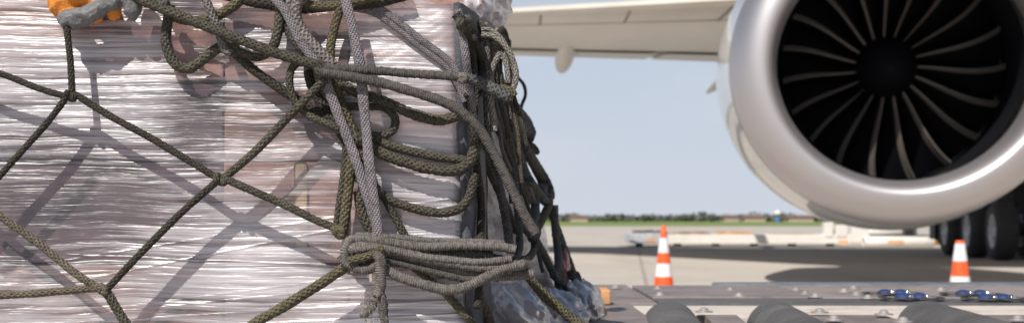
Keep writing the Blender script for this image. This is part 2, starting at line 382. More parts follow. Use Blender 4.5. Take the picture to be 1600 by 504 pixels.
# ------------------------------------------------------------------ the airliner
AX = Vector((4.5, 14.0, 2.64)); YAW = R(-8); 
plane = empty('airliner', (13, 14, 0), 'white airliner seen from the front with a huge engine, swept wing and main wheels behind', 'airliner')
def rotpts(mb, scale_out=1.0, pitch=2.0):
    """turn the engine's own axis (y) by the aircraft's heading and set it in place"""
    Rm = np.array((Matrix.Rotation(YAW, 3, 'Z') @ Matrix.Rotation(R(pitch), 3, 'X')))
    mb.v = [(V * np.array([scale_out, 1, 1])) @ Rm.T + np.array(AX) for V in mb.v]; return mb
cowlp = [(.50, 1.870), (.8, 1.915), (1.3, 1.975), (2.0, 1.985), (2.8, 1.92), (3.6, 1.78), (4.4, 1.60), (5.2, 1.42), (5.2, 1.36), (4.6, 1.38)]
b = MB().lathe(cowlp, 128, axis='y'); engine = rotpts(b, 1.065).build('engine_cowl', M['cowl'], plane)
th = np.linspace(0, 1, 26)
lip = []
for t_ in np.linspace(0, 1, 14): a_ = t_ * math.pi / 2; lip.append((.50 - .50 * math.cos(math.pi / 2 - a_) if False else .496 * (1 - math.sin(a_)), 1.52 + .348 * math.cos(a_)))
lip2 = []
for t_ in np.linspace(0, 1, 14)[1:]: a_ = t_ * math.pi / 2; lip2.append((.42 * (1 - math.cos(a_)), 1.52 - .165 * math.sin(a_)))
b = MB().lathe(lip + lip2, 128, axis='y'); rotpts(b, 1.065).build('inlet_lip', M['lip'], engine)
b = MB().lathe([(.493, 1.871), (.502, 1.8735)], 128, axis='y'); rotpts(b, 1.065).build('lip_seam', M['rail'], engine)
b = MB().lathe([(.425, 1.353), (.8, 1.37), (1.25, 1.42), (2.4, 1.50)], 96, axis='y'); rotpts(b, 1.02, 3.5).build('inlet_liner', M['liner'], engine)
b = MB().lathe([(2.2, 1.51), (2.2, .0)], 48, axis='y'); rotpts(b, 1, 4.5).build('fan_back', M['liner'], engine)
b = MB().lathe([(1.22, .0), (1.24, .05), (1.31, .16), (1.42, .27), (1.56, .35), (1.66, .39), (2.15, .40)], 48, axis='y'); rotpts(b, 1, 4.5).build('spinner', M['spinner'], engine)
def blade(k, n=19):
    nu, nv = 16, 7
    u = np.linspace(0, 1, nu)[:, None]; vv = np.linspace(0, 1, nv)[None]
    r = .38 + u * (1.46 - .38)
    sweep = -.06 * np.sin(u * math.pi * .9) + .03 * u ** 2      # curved leading edge
    ang0 = 2 * math.pi * k / n + sweep
    tw = -(.35 + .75 * u)
    chord = .34 + .12 * u
    da = chord * np.sin(tw) * vv / r
    y = 1.62 - .06 * np.sin(u * math.pi) + .06 * u ** 3 + chord * np.cos(tw) * vv
    a = ang0 + da
    p = np.stack([r * np.cos(a), y + 0 * a, r * np.sin(a)], -1)
    b = MB(); mi = [(1 if jv < 1 else 0) for iu in range(nu - 1) for jv in range(nv - 1)]
    b.grid(p, mi); q = p.copy(); q[..., 1] += .012; b.grid(q, mi, flip=True)
    # rounded front edge
    e = p[:, 0]; c_ = np.linspace(0, 2 * math.pi, 8, endpoint=False)
    ring = np.stack([np.stack([e[:, 0] + .013 * np.cos(x), e[:, 1] + .012 * np.sin(x) + .006, e[:, 2] + .013 * np.cos(x)], -1) for x in c_], 1)
    b.grid(ring, 1, closev=True)
    rotpts(b, 1, 4.5).build('fan_blade', [M['blade'], M['edge']], engine)
for k in range(19): blade(k)
b = MB().lathe([(4.2, 1.0), (5.6, .8), (6.4, .55)], 40, axis='y'); rotpts(b).build('exhaust_core', M['darkmetal'], engine)
# pylon
b = MB(); 
py = [(1.6, 1.9, 2.02), (3.0, 1.80, 2.55), (6.5, 1.55, 2.95), (11.5, 2.0, 2.9), (18, 2.55, 2.85)]
for k in range(len(py) - 1):
    (a0, l0, h0), (a1, l1, h1) = py[k], py[k + 1]
    v_ = [(-.24, a0, l0), (.24, a0, l0), (.18, a0, h0), (-.18, a0, h0), (-.24, a1, l1), (.24, a1, l1), (.18, a1, h1), (-.18, a1, h1)]
    b.add(v_, [(0, 1, 5, 4), (1, 2, 6, 5), (2, 3, 7, 6), (3, 0, 4, 7)] + ([(0, 3, 2, 1)] if k == 0 else []))
rotpts(b).build('pylon', M['cowl'], plane, smooth=False)

# wing: sections X, leading edge Y, z ; trailing edge Y, z ; thickness
secs = [(12.5, 17.0, 4.5, 33.0, 4.75, 1.5), (8.5, 18.6, 4.30, 33.2, 5.00, 1.15), (4.4, 19.0, 4.27, 33.4, 5.18, .85), (0, 26.6, 5.30, 34.6, 5.47, .80), (-7, 32.3, 5.95, 38.2, 5.95, .42), (-14, 37.6, 6.45, 41.2, 6.5, .26)]
def section(s, n=15):
    X, ly, lz, ty, tz, th_ = s
    out = []
    c = np.linspace(0, 1, n) ** 1.8
    prof_t = 1.0 * (1.4845 * np.sqrt(c) - .63 * c - 1.758 * c ** 2 + 1.4215 * c ** 3 - .5180 * c ** 4)
    low = [(X, ly + (ty - ly) * ci, lz + (tz - lz) * ci - th_ * .42 * pi_) for ci, pi_ in zip(c, prof_t)]
    up = [(X, ly + (ty - ly) * ci, lz + (tz - lz) * ci + th_ * .58 * pi_ + .02) for ci, pi_ in zip(c, prof_t)]
    return low[::-1] + up[1:]
S = np.array([section(s) for s in secs])
b = MB().grid(S, flip=True); b.add(S[-1], [tuple(range(len(S[-1])))])
wing = b.build('wing', M['wing'], plane, auto=50)
# seams on the underside: slat line and flap line (thin proud strips)
def lowz(x, c):
    xs = [s[0] for s in secs][::-1]; f = lambda i: np.interp(x, xs, [s[i] for s in secs][::-1])
    ly, lz, ty, tz, th_ = f(1), f(2), f(3), f(4), f(5)
    pt = (1.4845 * math.sqrt(c) - .63 * c - 1.758 * c ** 2 + 1.4215 * c ** 3 - .5180 * c ** 4)
    return ly + (ty - ly) * c, lz + (tz - lz) * c - th_ * .42 * pt
def strip(name, c, wd, x0, x1, mat, drop=.012):
    b = MB(); xs = np.linspace(x0, x1, 40); pts = []
    for x in xs:
        y0, z0 = lowz(x, c); y1, z1 = lowz(x, c + wd); pts.append([(x, y0, z0 - drop), (x, y1, z1 - drop)])
    b.grid(np.array(pts)); b.build(name, mat, wing)
strip('slat_seam', .13, .006, -13, 11, M['seam']); strip('flap_seam', .74, .009, -12, 11, M['seam'])
strip('flap_panel', .75, .245, -12, 3.6, M['wing'], .05); strip('flap_panel', .75, .245, 3.75, 10, M['wing'], .05)
def spar(name, x0, c0, c1, mat):
    b = MB(); pts = []
    for c in np.linspace(c0, c1, 14):
        y, z = lowz(x0, c); pts.append([(x0 - .02, y, z - .014), (x0 + .02, y, z - .014)])
    b.grid(np.array(pts)); b.build(name, mat, wing)
for x in (-2.5, .6, 2.2, 3.67): spar('panel_seam', x, .02, .14, M['seam'])
spar('panel_seam', 3.67, .74, .99, M['seam'])
# flap track fairings: long pods under the rear of the wing
def fairing(x, y0, y1, zc0, zc1, wd, ht):
    t_ = np.linspace(0, 1, 26); r = np.sin(np.pi * t_ ** 1.25) ** .55; r[0] = 0; r[-1] = 0.0
    a = np.linspace(0, 2 * math.pi, 24, endpoint=False)
    p = np.stack([np.stack([x + wd * ri * np.cos(a) + (ti * .10) * 0, y0 + (y1 - y0) * ti + 0 * a, zc0 + (zc1 - zc0) * ti + ht * ri * np.sin(a)], -1) for ti, ri in zip(t_, r)])
    MB().grid(p, closev=True).build('flap_fairing', M['wing'], wing)
fairing(1.40, 29.2, 35.6, 5.28, 5.12, .25, .30)
fairing(5.85, 28.5, 37.2, 4.95, 4.62, .17, .15)
fairing(-4.0, 32.6, 37.6, 5.7, 5.65, .22, .27)
# fuselage and belly
prof = [(-16, .0), (-15.6, .8), (-14.5, 1.6), (-12, 2.5), (-9, 3.0), (-5, 3.15), (32, 3.15), (40, 2.4), (50, .9), (53, .2)]
b = MB().lathe(prof, 64, (0, 0, 0), 'y'); Rm = np.array(Matrix.Rotation(YAW, 3, 'Z')); b.v = [V @ Rm.T + np.array([12.4, 14, 5.15]) for V in b.v]
b.build('fuselage', M['wing'], plane)
b = MB().box(-2.6, 2.6, 2, 21, -3.45, -1.6, bev=.7); b.v = [V @ Rm.T + np.array([12.4, 14, 5.15]) for V in b.v]; b.build('belly_fairing', M['wing'], plane)
# landing gear
def wheel(X, Y, r=.60):
    b = MB(); b.lathe([(-.21, .36 * r / .6), (-.22, r * .86), (-.17, r * .97), (-.08, r), (.08, r), (.17, r * .97), (.22, r * .86), (.21, .36 * r / .6)], 48, axis='x')
    b.v = [V @ Rm.T + np.array([X, Y, r + .002]) for V in b.v]; o = b.build('wheel_tyre', M['tyre'], plane)
    c = MB(); c.lathe([(-.13, 0), (-.15, .10), (-.10, .14), (-.10, .24), (-.19, .30), (-.20, .365), (.20, .365), (.1, .2), (.1, 0)], 32, axis='x')
    for a in range(8):
        q = a * math.pi / 4; c.box(-.17, -.12, .19 * math.cos(q) - .03, .19 * math.cos(q) + .03, .19 * math.sin(q) - .03, .19 * math.sin(q) + .03)
    c.v = [V @ Rm.T + np.array([X, Y, r + .002]) for V in c.v]; c.build('wheel_rim', M['rim'], o)
for X, Y in [(10.15, 25.6), (10.25, 27.3), (10.35, 29.0), (11.3, 25.5), (11.4, 27.2), (11.5, 28.9), (12.9, 28.5), (13.0, 30.2), (14.2, 28.5), (14.3, 30.2), (15.4, 28.5)]: wheel(X, Y)
b = MB().box(10.65, 10.95, 25.2, 29.4, .50, .78, bev=.05); b.build('bogie_beam', M['darkmetal'], plane, smooth=False); b = MB().box(10.62, 10.98, 27.0, 27.4, .7, 4.9, bev=.08); b.build('gear_strut', M['darkmetal'], plane, smooth=False)
for g_ in [(10.3, 10.42, 26.4, 29.6, 1.32, 3.2), (10.6, 12.6, 31.0, 31.4, .35, 3.2), (11.9, 15.4, 30.9, 31.2, .2, 2.6)]:
    MB().box(*g_, bev=.02).build('gear_door', M['darkmetal'], plane, smooth=False)

# ------------------------------------------------------------------ white low trailer beyond the shadow
D = 38.0
def wx(px, d=D): return (px - 800) / F * d
def wz(py, d=D): return CAMZ - (py - 342) / F * d
t = empty('flat_trailer', (wx(1150), D, 0), 'long low white flat trailer parked on the tarmac behind the slim cone', 'trailer')
MB().box(wx(990), wx(1330), D, D + 2.2, .10, wz(366), bev=.03).build('platform', M['whitepaint'], t, smooth=False)
MB().box(wx(985), wx(1042), D - .04, D + 2.25, .12, wz(364), bev=.03).build('end_frame', worn('pale_grey_frame', (.52, .54, .58), .5), t, smooth=False)
b = MB().box(wx(1288), wx(1302), D - .03, D + .3, .3, wz(347), bev=.03); b.box(wx(1306), wx(1324), D - .03, D + .4, .3, wz(351), bev=.03)
b.box(wx(1330), wx(1358), D - .06, D + 1.0, .12, wz(353), bev=.04); b.build('upright_block', M['whitepaint'], t, smooth=False)
b = MB().lathe([(wx(1355), .13), (wx(1356), .16), (wx(1408), .16), (wx(1409), .13)], 16, (0, D + .1, wz(361)), 'x', capa=True, capb=True)
b.lathe([(wx(1345), .14), (wx(1346), .165), (wx(1452), .165), (wx(1453), .13)], 16, (0, D - .3, wz(377)), 'x', capa=True, capb=True); b.build('cylinder', M['whitepaint'], t)
fo = worn('faded_orange', (.80, .42, .22), .6)
for g_ in [(wx(1380), wx(1405), D - .475, D - .46, wz(379), wz(374)), (wx(1010), wx(1022), D - .056, D - .045, wz(378), wz(372)), (wx(1310), wx(1325), D - .016, D - .004, wz(381), wz(375))]:
    MB().box(*g_).build('orange_marking', fo, t, smooth=False)
b = MB().lathe([(wx(1452), .10), (wx(1500), .10)], 14, (0, D - .3, wz(377)), 'x', capa=True, capb=True); b.build('striped_bar', M['stripes'], t)
b = MB().box(wx(1413), wx(1438), D + .3, D + .8, .12, wz(354), bev=.02); b.build('control_box', M['rail'], t, smooth=False)
b = MB().box(wx(1419), wx(1432), D + .28, D + .297, wz(366), wz(357)); b.build('control_window', M['black'], t, smooth=False)
for px in (1000, 1060, 1120, 1180, 1240, 1300, 1400, 1430): MB().lathe([(-.1, 0), (-.1, .17), (.1, .17), (.1, 0)], 16, (wx(px), D + .25, .172), 'x').build('wheel', M['black'], t)
def clutter(px0, px1, ztop, mat, label, seed, name='strap_heap', cat='straps'):
    n = 60; u = np.linspace(0, 1, n); v_ = np.linspace(0, 1, 14)
    U, V = np.meshgrid(u, v_, indexing='ij')
    Z = wz(366) - .01 + (ztop - wz(366)) * np.sin(np.pi * V) ** .5 * (.35 + .9 * fbm(U * 14, V * 5, seed)) * np.minimum(1, 8 * np.minimum(U, 1 - U))
    p = np.stack([wx(px0) + (wx(px1) - wx(px0)) * U, D + .05 + 1.6 * V, Z], -1)
    tag(MB().grid(p, flip=True).build(name, mat, smooth=False), label, cat, 'lashing gear heaped on the white trailer')
clutter(988, 1050, wz(358), worn('dark_straps', (.10, .085, .07), .9, 0, .5, 6), 'dark heap of lashing straps at the left end of the white trailer', 1)
clutter(1052, 1118, wz(360), worn('brown_straps', (.30, .20, .14), .9, 0, .5, 6), 'brown heap of lashing gear on the white trailer right of the slim cone', 2)
clutter(1125, 1185, wz(360), worn('orange_straps', (.50, .28, .14), .9, 0, .5, 6), 'orange and tan heap of straps in the middle of the white trailer', 3)
clutter(1212, 1285, wz(363), worn('tan_straps', (.42, .30, .22), .9, 0, .4, 6), 'thin tan heap of straps at the right of the white trailer deck', 4)

# ------------------------------------------------------------------ traffic cones
def cone(px, tip, d, rt, rb, bands, label):
    X = (px - 800) / F * d; h = CAMZ - (tip - 342) / F * d
    t = empty('traffic_cone', (X, d, 0), label, 'traffic cone', 'traffic cones in front of the aircraft')
    zs = [h] + [CAMZ - (y - 342) / F * d for y in bands] + [.035]
    prof = [(.035, rb * 1.05)]; mi = []
    R_ = lambda z: rt + (rb - rt) * (h - z) / h
    col = 0; seq = []
    for k in range(len(zs) - 1):
        seq.append((zs[k], zs[k + 1], col)); col = 1 - col
    prof = [(h, rt * .7), (h - .006, rt)]; mi = [0]
    for z0, z1, c in seq:
        prof += [(z1, R_(z1))]; mi += [c]
    MB().lathe(prof[::-1], 40, (X, d, 0), mi=mi[::-1]).build('cone_body', [M['orange'], M['reflect']], t, auto=60)
    MB().box(X - rb * 1.45, X + rb * 1.45, d - rb * 1.45, d + rb * 1.45, .002, .036, bev=.012).build('base_plate', M['orange'], t, smooth=False)
cone(1037, 352, 15.0, .028, .125, (371, 394, 411, 431), 'tall slim orange and white traffic cone with five bands standing alone on the tarmac')
cone(1500, 375, 12.4, .044, .128, (380, 407, 431), 'shorter stubby traffic cone with a wide white top band under the engine')

# ------------------------------------------------------------------ loader platform with rollers
DZ = .65
def dx(px, d): return (px - 800) / F * d
plat = empty('loader_platform', (1.0, 2.6, 0), 'scuffed grey roller deck platform in front of the tarmac that carries the cargo', 'loader platform')
b = MB().box(-1.6, 3.2, 1.2, 3.84, .30, .585, bev=.01); b.build('chassis', M['darkmetal'], plat, smooth=False)
b = MB()
b.box(-1.6, dx(995, 3.5), 2.99, 3.83, .590, DZ - .002, bev=.004)
b.box(-1.6, dx(1004, 2.66) , 1.21, 2.985, .590, DZ, bev=.004)
b.build('side_plate', M['plate'], plat, smooth=False)
b = MB()
b.box(dx(995, 3.5) + .006, dx(1235, 3.5), 3.16, 3.70, .590, DZ + .003, bev=.004)
b.box(dx(1235, 3.5) + .006, 3.19, 3.16, 3.70, .590, DZ + .001, bev=.004, mi=1)
b.box(dx(995, 3.5) + .006, 3.19, 2.965, 3.150, .590, DZ - .001, bev=.004, mi=2)
b.box(dx(1000, 3.7), dx(1110, 3.7), 3.705, 3.82, .590, DZ - .004, bev=.004, mi=0)
b.build('deck_plate', [M['plate'], M['plate2'], M['rail']], plat, smooth=False)
b = MB().box(dx(1118, 3.76), 3.19, 3.715, 3.835, .60, DZ + .006, bev=.006); b.build('edge_rail', worn('pale_edge_rail', (.24, .26, .29), .4, .4, .25, 12, .3, .002, stain=(.16, .16, .17)), plat, smooth=False)
b = MB().box(dx(1004, 2.66) + .004, 3.19, 2.655, 2.958, .590, DZ - .006, bev=.006); b.build('cross_beam', M['beam'], plat, smooth=False)
# plates between the rollers, leaving slots
RX = [.336, .556, .872, 1.22, 1.56]; RR = .060; SK = .085     # rollers run slightly askew of the view
def slab(x0a, x0b, x1a, x1b, y0, y1, z0, z1):
    v = [(x0a, y0, z0), (x1a, y0, z0), (x0b, y1, z0), (x1b, y1, z0), (x0a, y0, z1), (x1a, y0, z1), (x0b, y1, z1), (x1b, y1, z1)]
    return MB().add(v, [(0, 2, 3, 1), (4, 5, 7, 6), (0, 1, 5, 4), (2, 6, 7, 3), (0, 4, 6, 2), (1, 3, 7, 5)])
edges = [dx(1004, 2.66) + .006]
for x in RX: edges += [x - RR - .016, x + RR + .016]
edges += [3.19]
for k in range(0, len(edges), 2):
    if edges[k + 1] - edges[k] > .02: slab(edges[k] - SK * 1.435 * (k > 0), edges[k], edges[k + 1] - SK * 1.435, edges[k + 1], 1.21, 2.645, .590, DZ - .004).build('centre_plate', M['plate'], plat, smooth=False)
for x in RX:
    b = MB().lathe([(1.30, 0), (1.30, .04), (1.31, .055), (1.33, RR), (2.60, RR), (2.615, RR * .96), (2.628, RR * .78), (2.632, .0)][::-1], 56, (0, 0, .619), 'y'); b.v = [V + np.stack([x + SK * (V[:, 1] - 2.645), 0 * V[:, 1], 0 * V[:, 1]], 1) for V in b.v]; r_ = b.build('roller', M['roller'], plat)
    MB().lathe([(2.633, 0), (2.633, .014), (2.650, .014)][::-1], 16, (x, 0, .619), 'y').build('axle_pin', M['bolt'], r_)
def bolt(px, py, r=.010):
    d = F * (CAMZ - DZ - .004) / (py - 342); X = dx(px, d); z = DZ + .0015
    MB().lathe([(z, r * 1.9), (z + .0022, r * 1.9), (z + .0026, r), (z + .007, r * .92), (z + .010, r * .5), (z + .0105, 0)], 20, (X, d, 0)).build('bolt', M['bolt'], plat)
for px, py in [(1028, 450), (1031, 460), (1141, 452), (1155, 461), (1244, 452), (1258, 458), (1274, 462), (1319, 454), (1334, 449), (1338, 459), (1356, 464), (1281, 486), (1303, 497), (1381, 489), (1411, 500), (1100, 485), (962, 448), (1590, 497), (1470, 452)]: bolt(px, py)
def caster(px, py):
    d = F * (CAMZ - DZ - .003) / (py - 342); X = dx(px, d)
    o = MB().lathe([(DZ + .0055, .060), (DZ + .0072, .060), (DZ + .0075, .040)], 24, (X, d, 0)).build('ball_caster', M['darkmetal'], plat)
    a = np.linspace(0, math.pi / 2, 8)
    MB().lathe([(DZ + .004 + .013 * math.sin(x), .021 * math.cos(x)) for x in a], 24, (X, d, 0)).build('caster_housing', M['bluecaster'], o)
    MB().lathe([(DZ + .006 + .010 * math.sin(x), .0085 * math.cos(x)) for x in a], 16, (X + .014, d - .014, 0)).build('steel_ball', M['chrome'], o)
for px, py in [(1383, 459), (1407, 459), (1411, 466), (1437, 466), (1505, 460), (1531, 460), (1541, 467), (1568, 467)]: caster(px, py)
for sx_ in (-1.3, 2.9):
    for sy in (1.5, 3.5):
        o = MB().lathe([(-.07, .06), (-.07, .19), (.07, .19), (.07, .06)], 28, (sx_, sy, .192), 'x').build('platform_wheel', M['black'], plat)
        MB().lathe([(-.075, 0), (-.075, .10), (.075, .10), (.075, 0)], 20, (sx_, sy, .192), 'x').build('wheel_hub', M['rail'], o)
# wood block and dark stop near the pallet edge
tag(MB().box(dx(938, 2.9), dx(953, 2.9), 2.88, 3.0, DZ + .002, DZ + .036, bev=.004).build('wooden_wedge', M['wood'], smooth=False), 'small raw orange wooden block wedged beside the cargo on the deck', 'wood block')

# ------------------------------------------------------------------ pallet and wrapped load
YF = 1.72
pal = empty('cargo_pallet', (-.7, 2.4, DZ + .002), 'thin aluminium cargo pallet under the wrapped load', 'cargo pallet')
slab(-1.5, -1.5, .02, .205, 1.62, 3.28, DZ + .002, DZ + .020).build('base_sheet', M['alu'], pal, smooth=False)
slab(-.01, .180, .012, .202, 1.63, 3.27, DZ + .021, DZ + .034).build('edge_rail', M['rail'], pal, smooth=False)

load = empty('wrapped_load', (-.6, 2.4, DZ + .022), 'stack of cartons wrapped in shiny wrinkled stretch film on the pallet', 'wrapped cargo')
XN = lambda z: np.interp(z, [.66, .80, 1.15, 1.5], [-.055, -.064, -.078, -.09])          # near right edge
XF = lambda z: np.interp(z, [.65, .76, 1.07, 1.29, 1.45], [.140, .090, .012, -.055, -.07]) # far right edge
YR = 3.0
# cartons inside
def box_(name, x0, x1, y0, y1, z0, z1, mat, label=None):
    o = MB().box(x0, x1, y0, y1, z0, z1, bev=.004).build(name, mat, load, smooth=False)
    if label: o['label'] = label
    return o
zb = DZ + .024
px2x = lambda px: (px - 800) / F * YF
cols = [(-1.45, px2x(-40)), (px2x(-38), px2x(344.5)), (px2x(345.5), px2x(541)), (px2x(545), px2x(712))]
rows = [(zb, .785), (.789, .93), (.934, 1.04), (1.044, 1.142)]
mats = [['carton_pink', 'carton_shade', 'carton_shade', 'carton_pink'], ['carton_brown', 'carton_shade', 'carton_shade', 'carton_pink'],
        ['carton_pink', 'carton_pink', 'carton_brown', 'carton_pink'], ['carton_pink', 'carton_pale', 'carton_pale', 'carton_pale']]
for ci, (x0, x1) in enumerate(cols):
    for ri, (z0, z1) in enumerate(rows):
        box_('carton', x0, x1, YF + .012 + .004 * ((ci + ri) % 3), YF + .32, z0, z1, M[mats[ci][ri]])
box_('carton', -1.4, -.10, YF + .33, YR - .05, zb, 1.20, M['carton_brown'])
box_('carton', -1.3, -.12, 2.1, YR - .05, 1.204, 1.38, M['carton_pale'])
box_('packing_tape', px2x(458), px2x(478), YF + .0085, YF + .0105, .80, .93, M['carton_yellow'])
# front film
nx, nz_ = 260, 520
x = np.linspace(-1.5, 0, nx); s = np.linspace(0, 1, nz_)
U, S_ = np.meshgrid(np.linspace(0, 1, nx), s, indexing='ij')
ztop = 1.150 + .06 * np.clip((-.12 - (-1.5 + 1.42 * U ** .8)) / .12, 0, 1)
Z = zb + (ztop - zb) * np.minimum(S_ / .96, 1)
X = -1.5 + (XN(Z) + 1.5) * U ** .8
back = np.clip((S_ - .96) / .04, 0, 1)
zz = Z + .10 * X                    # wraps run slightly downhill to the right
h = .0030 * fbm(X * 4, zz * 26, 3) + .0004 * fbm(X * 9, zz * 150, 8)
h += .010 * fbm(X * 7, Z * 6, 21)
fan = np.clip((X + .26) / .08, 0, 1) * np.clip((Z - 1.0) / .08, 0, 1)
h += fan * .0022 * ridged((X * .8 + Z * .35) * 8, (Z * .85 - X * .5) * 90, 51)
h += np.clip((-X - .5) / .2, 0, 1) * np.clip((.8 - Z) / .05, 0, 1) * .003 * ridged((X + Z * .3) * 12, (Z - X * .3) * 60, 55)
for (z0, sl, a) in [(.742, .10, .0018), (.753, .13, .0012), (.722, .06, .0016), (.836, .16, .002), (.815, .2, .0025), (.705, .05, .003), (.79, -.04, .002)]:
    h += .5 * a * np.exp(-((Z - (z0 + sl * (X + .35))) / .0011) ** 2) * (X > -.62)
edge = np.clip((XN(Z) - X) / .02, 0, 1)
Y = YF + .006 - h + (1 - edge) ** 2 * .010 + back * .45
Z2 = Z + np.sin(back * math.pi / 2) * .006 + back * .02
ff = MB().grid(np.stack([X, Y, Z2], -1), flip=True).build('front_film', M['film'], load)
# wrap turns per spot, with dark shadow zones and bright patches painted in
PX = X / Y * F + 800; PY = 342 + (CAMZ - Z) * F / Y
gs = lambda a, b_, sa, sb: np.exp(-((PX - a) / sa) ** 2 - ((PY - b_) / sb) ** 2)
cover = .33 + .22 * (fbm(X * 9, Z * 14, 61) - .47) * 2 + .10 * gs(120, 130, 170, 90) - .50 * gs(105, 318, 185, 75) - .38 * np.exp(-((PX - 312) / 34) ** 2) * (PY < 270) - .22 * gs(20, 400, 90, 60)
cover += .28 * gs(360, 380, 140, 60) + .16 * np.clip((PX - 540) / 60, 0, 1) + .14 * np.clip((PY - 415) / 20, 0, 1) - .25 * gs(700, 470, 130, 40) - .2 * gs(470, 200, 60, 50) - .15 * gs(300, 470, 60, 40)
la = ff.data.attributes.new('shade_cover', 'FLOAT', 'POINT'); la.data.foreach_set('value', cover.ravel().astype(np.float32))
# side film
nu, nv = 200, 260
U, V = np.meshgrid(np.linspace(0, 1, nu), np.linspace(0, 1, nv), indexing='ij')
top = np.interp(U, [0, .10, .18, .45, 1], [1.148, 1.15, 1.19, 1.33, 1.40]); Z = zb + (top - zb) * V
h = .008 * (ridged(U * 6, Z * 18 + U * 3, 31) - .6) + .008 * (fbm(U * 16, Z * 60, 35) - .5) + .014 * (fbm(U * 4, Z * 5, 37) - .5)
X = XN(Z) + (XF(Z) - XN(Z)) * U + h * np.minimum(1, U * 12) * 1.2; Y = YF + .012 + (YR - YF) * U
MB().grid(np.stack([X, Y, Z], -1)).build('side_film', M['filmside'], load)
# flat backing (carton sides) just inside the side film
Xb = XN(Z) + (XF(Z) - XN(Z)) * U - .012
MB().grid(np.stack([Xb, Y + .004, Z - .004], -1)[::10, ::10]).build('side_board', worn('grey_board', (.36, .33, .35), .8, 0, .3, 12, .3, .003), load)
# rear top film
Up, Vp = np.meshgrid(np.linspace(0, 1, 60), np.linspace(0, 1, 40), indexing='ij')
tp = np.interp(Up, [0, .10, .18, .45, 1], [1.148, 1.15, 1.19, 1.33, 1.40])
MB().grid(np.stack([XN(tp) + (XF(tp) - XN(tp)) * Up - 1.3 * Vp, YF + .35 + (YR - YF - .35) * Up, tp + .012 * fbm(Up * 9, Vp * 20, 41)], -1)).build('top_film', M['filmloose'], load)
# slate corner board
b = MB(); zc = np.linspace(.68, 1.150, 60); pts = []
for z in zc:
    xn = float(XN(z)); wv = .0015 * math.sin(z * 90)
    pts.append([(xn - .004, YF - .001 + wv * .3, z), (xn + .003, YF - .006 + wv * .4, z), (xn + .010, YF + .004, z), (xn + .030, YF + .11 + wv, z)])
b.grid(np.array(pts), flip=True); b.build('corner_board', M['protector'], load)
def crumple(name, c, r, seed, mat, amp=.35, parent=None, freq=2.2, n=64):
    th_, ph = np.meshgrid(np.linspace(0, 2 * math.pi, n, endpoint=False), np.linspace(.02, math.pi - .02, n // 2), indexing='ij')
    nx_ = np.cos(th_) * np.sin(ph); ny_ = np.sin(th_) * np.sin(ph); nz2 = np.cos(ph)
    k = 1 + amp * (ridged((nx_ + nz2 * .7) * freq + 9, (ny_ - nz2) * freq + 9, seed) - .75) + amp * .35 * (ridged((nx_ - nz2) * freq * 2.4 + 20, (ny_ + nx_) * freq * 2.4 + 20, seed + 7) - .6)
    p = np.stack([c[0] + r[0] * nx_ * k, c[1] + r[1] * ny_ * k, c[2] + r[2] * nz2 * k], -1)
    return MB().grid(p, closeu=True).build(name, mat, parent or load)
c = P(755, 0, 1.95); crumple('film_bundle', c, (.046, .08, .052), 3, M['filmpale'], .5)
c = P(716, -12, 1.98); crumple('film_bundle', c, (.05, .10, .04), 13, worn('pink_wrap', (.60, .42, .36), .35, 0, .2, 20), .4)
c = P(786, -2, 2.30); crumple('film_bundle', c, (.016, .06, .05), 23, M['filmpale'], .5)
c = P(905, 478, 2.75); crumple('film_bundle', c, (.050, .32, .060), 33, M['filmloose'], .4, freq=2.6)
c = P(860, 492, 2.30); crumple('film_bundle', c, (.070, .26, .048), 43, M['filmloose'], .4, freq=2.6)
c = P(790, 500, 1.98); crumple('film_bundle', c, (.08, .12, .06), 53, M['filmloose'], .4, freq=2.6)
c = P(880, 420, 2.95); crumple('film_bundle', c, (.018, .06, .05), 63, worn('pink_scrap', (.50, .30, .28), .5, 0, .3, 20), .4)

# ------------------------------------------------------------------ ropes
def spline(pts, step):
    p = np.array(pts, float); p = np.vstack([2 * p[0] - p[1], p, 2 * p[-1] - p[-2]]); out = []
    for i in range(1, len(p) - 2):
        n = 24; t = np.linspace(0, 1, n, endpoint=False)[:, None]
        a, b_, c_, d_ = p[i - 1], p[i], p[i + 1], p[i + 2]
        out.append(.5 * ((2 * b_) + (-a + c_) * t + (2 * a - 5 * b_ + 4 * c_ - d_) * t ** 2 + (-a + 3 * b_ - 3 * c_ + d_) * t ** 3))
    q = np.vstack(out + [p[-2][None]])
    L = np.r_[0, np.cumsum(np.linalg.norm(np.diff(q[:, :3], axis=0), axis=1))]
    n = max(6, int(L[-1] / step)); t = np.linspace(0, L[-1], n)
    return np.stack([np.interp(t, L, q[:, k]) for k in range(q.shape[1])], 1), t

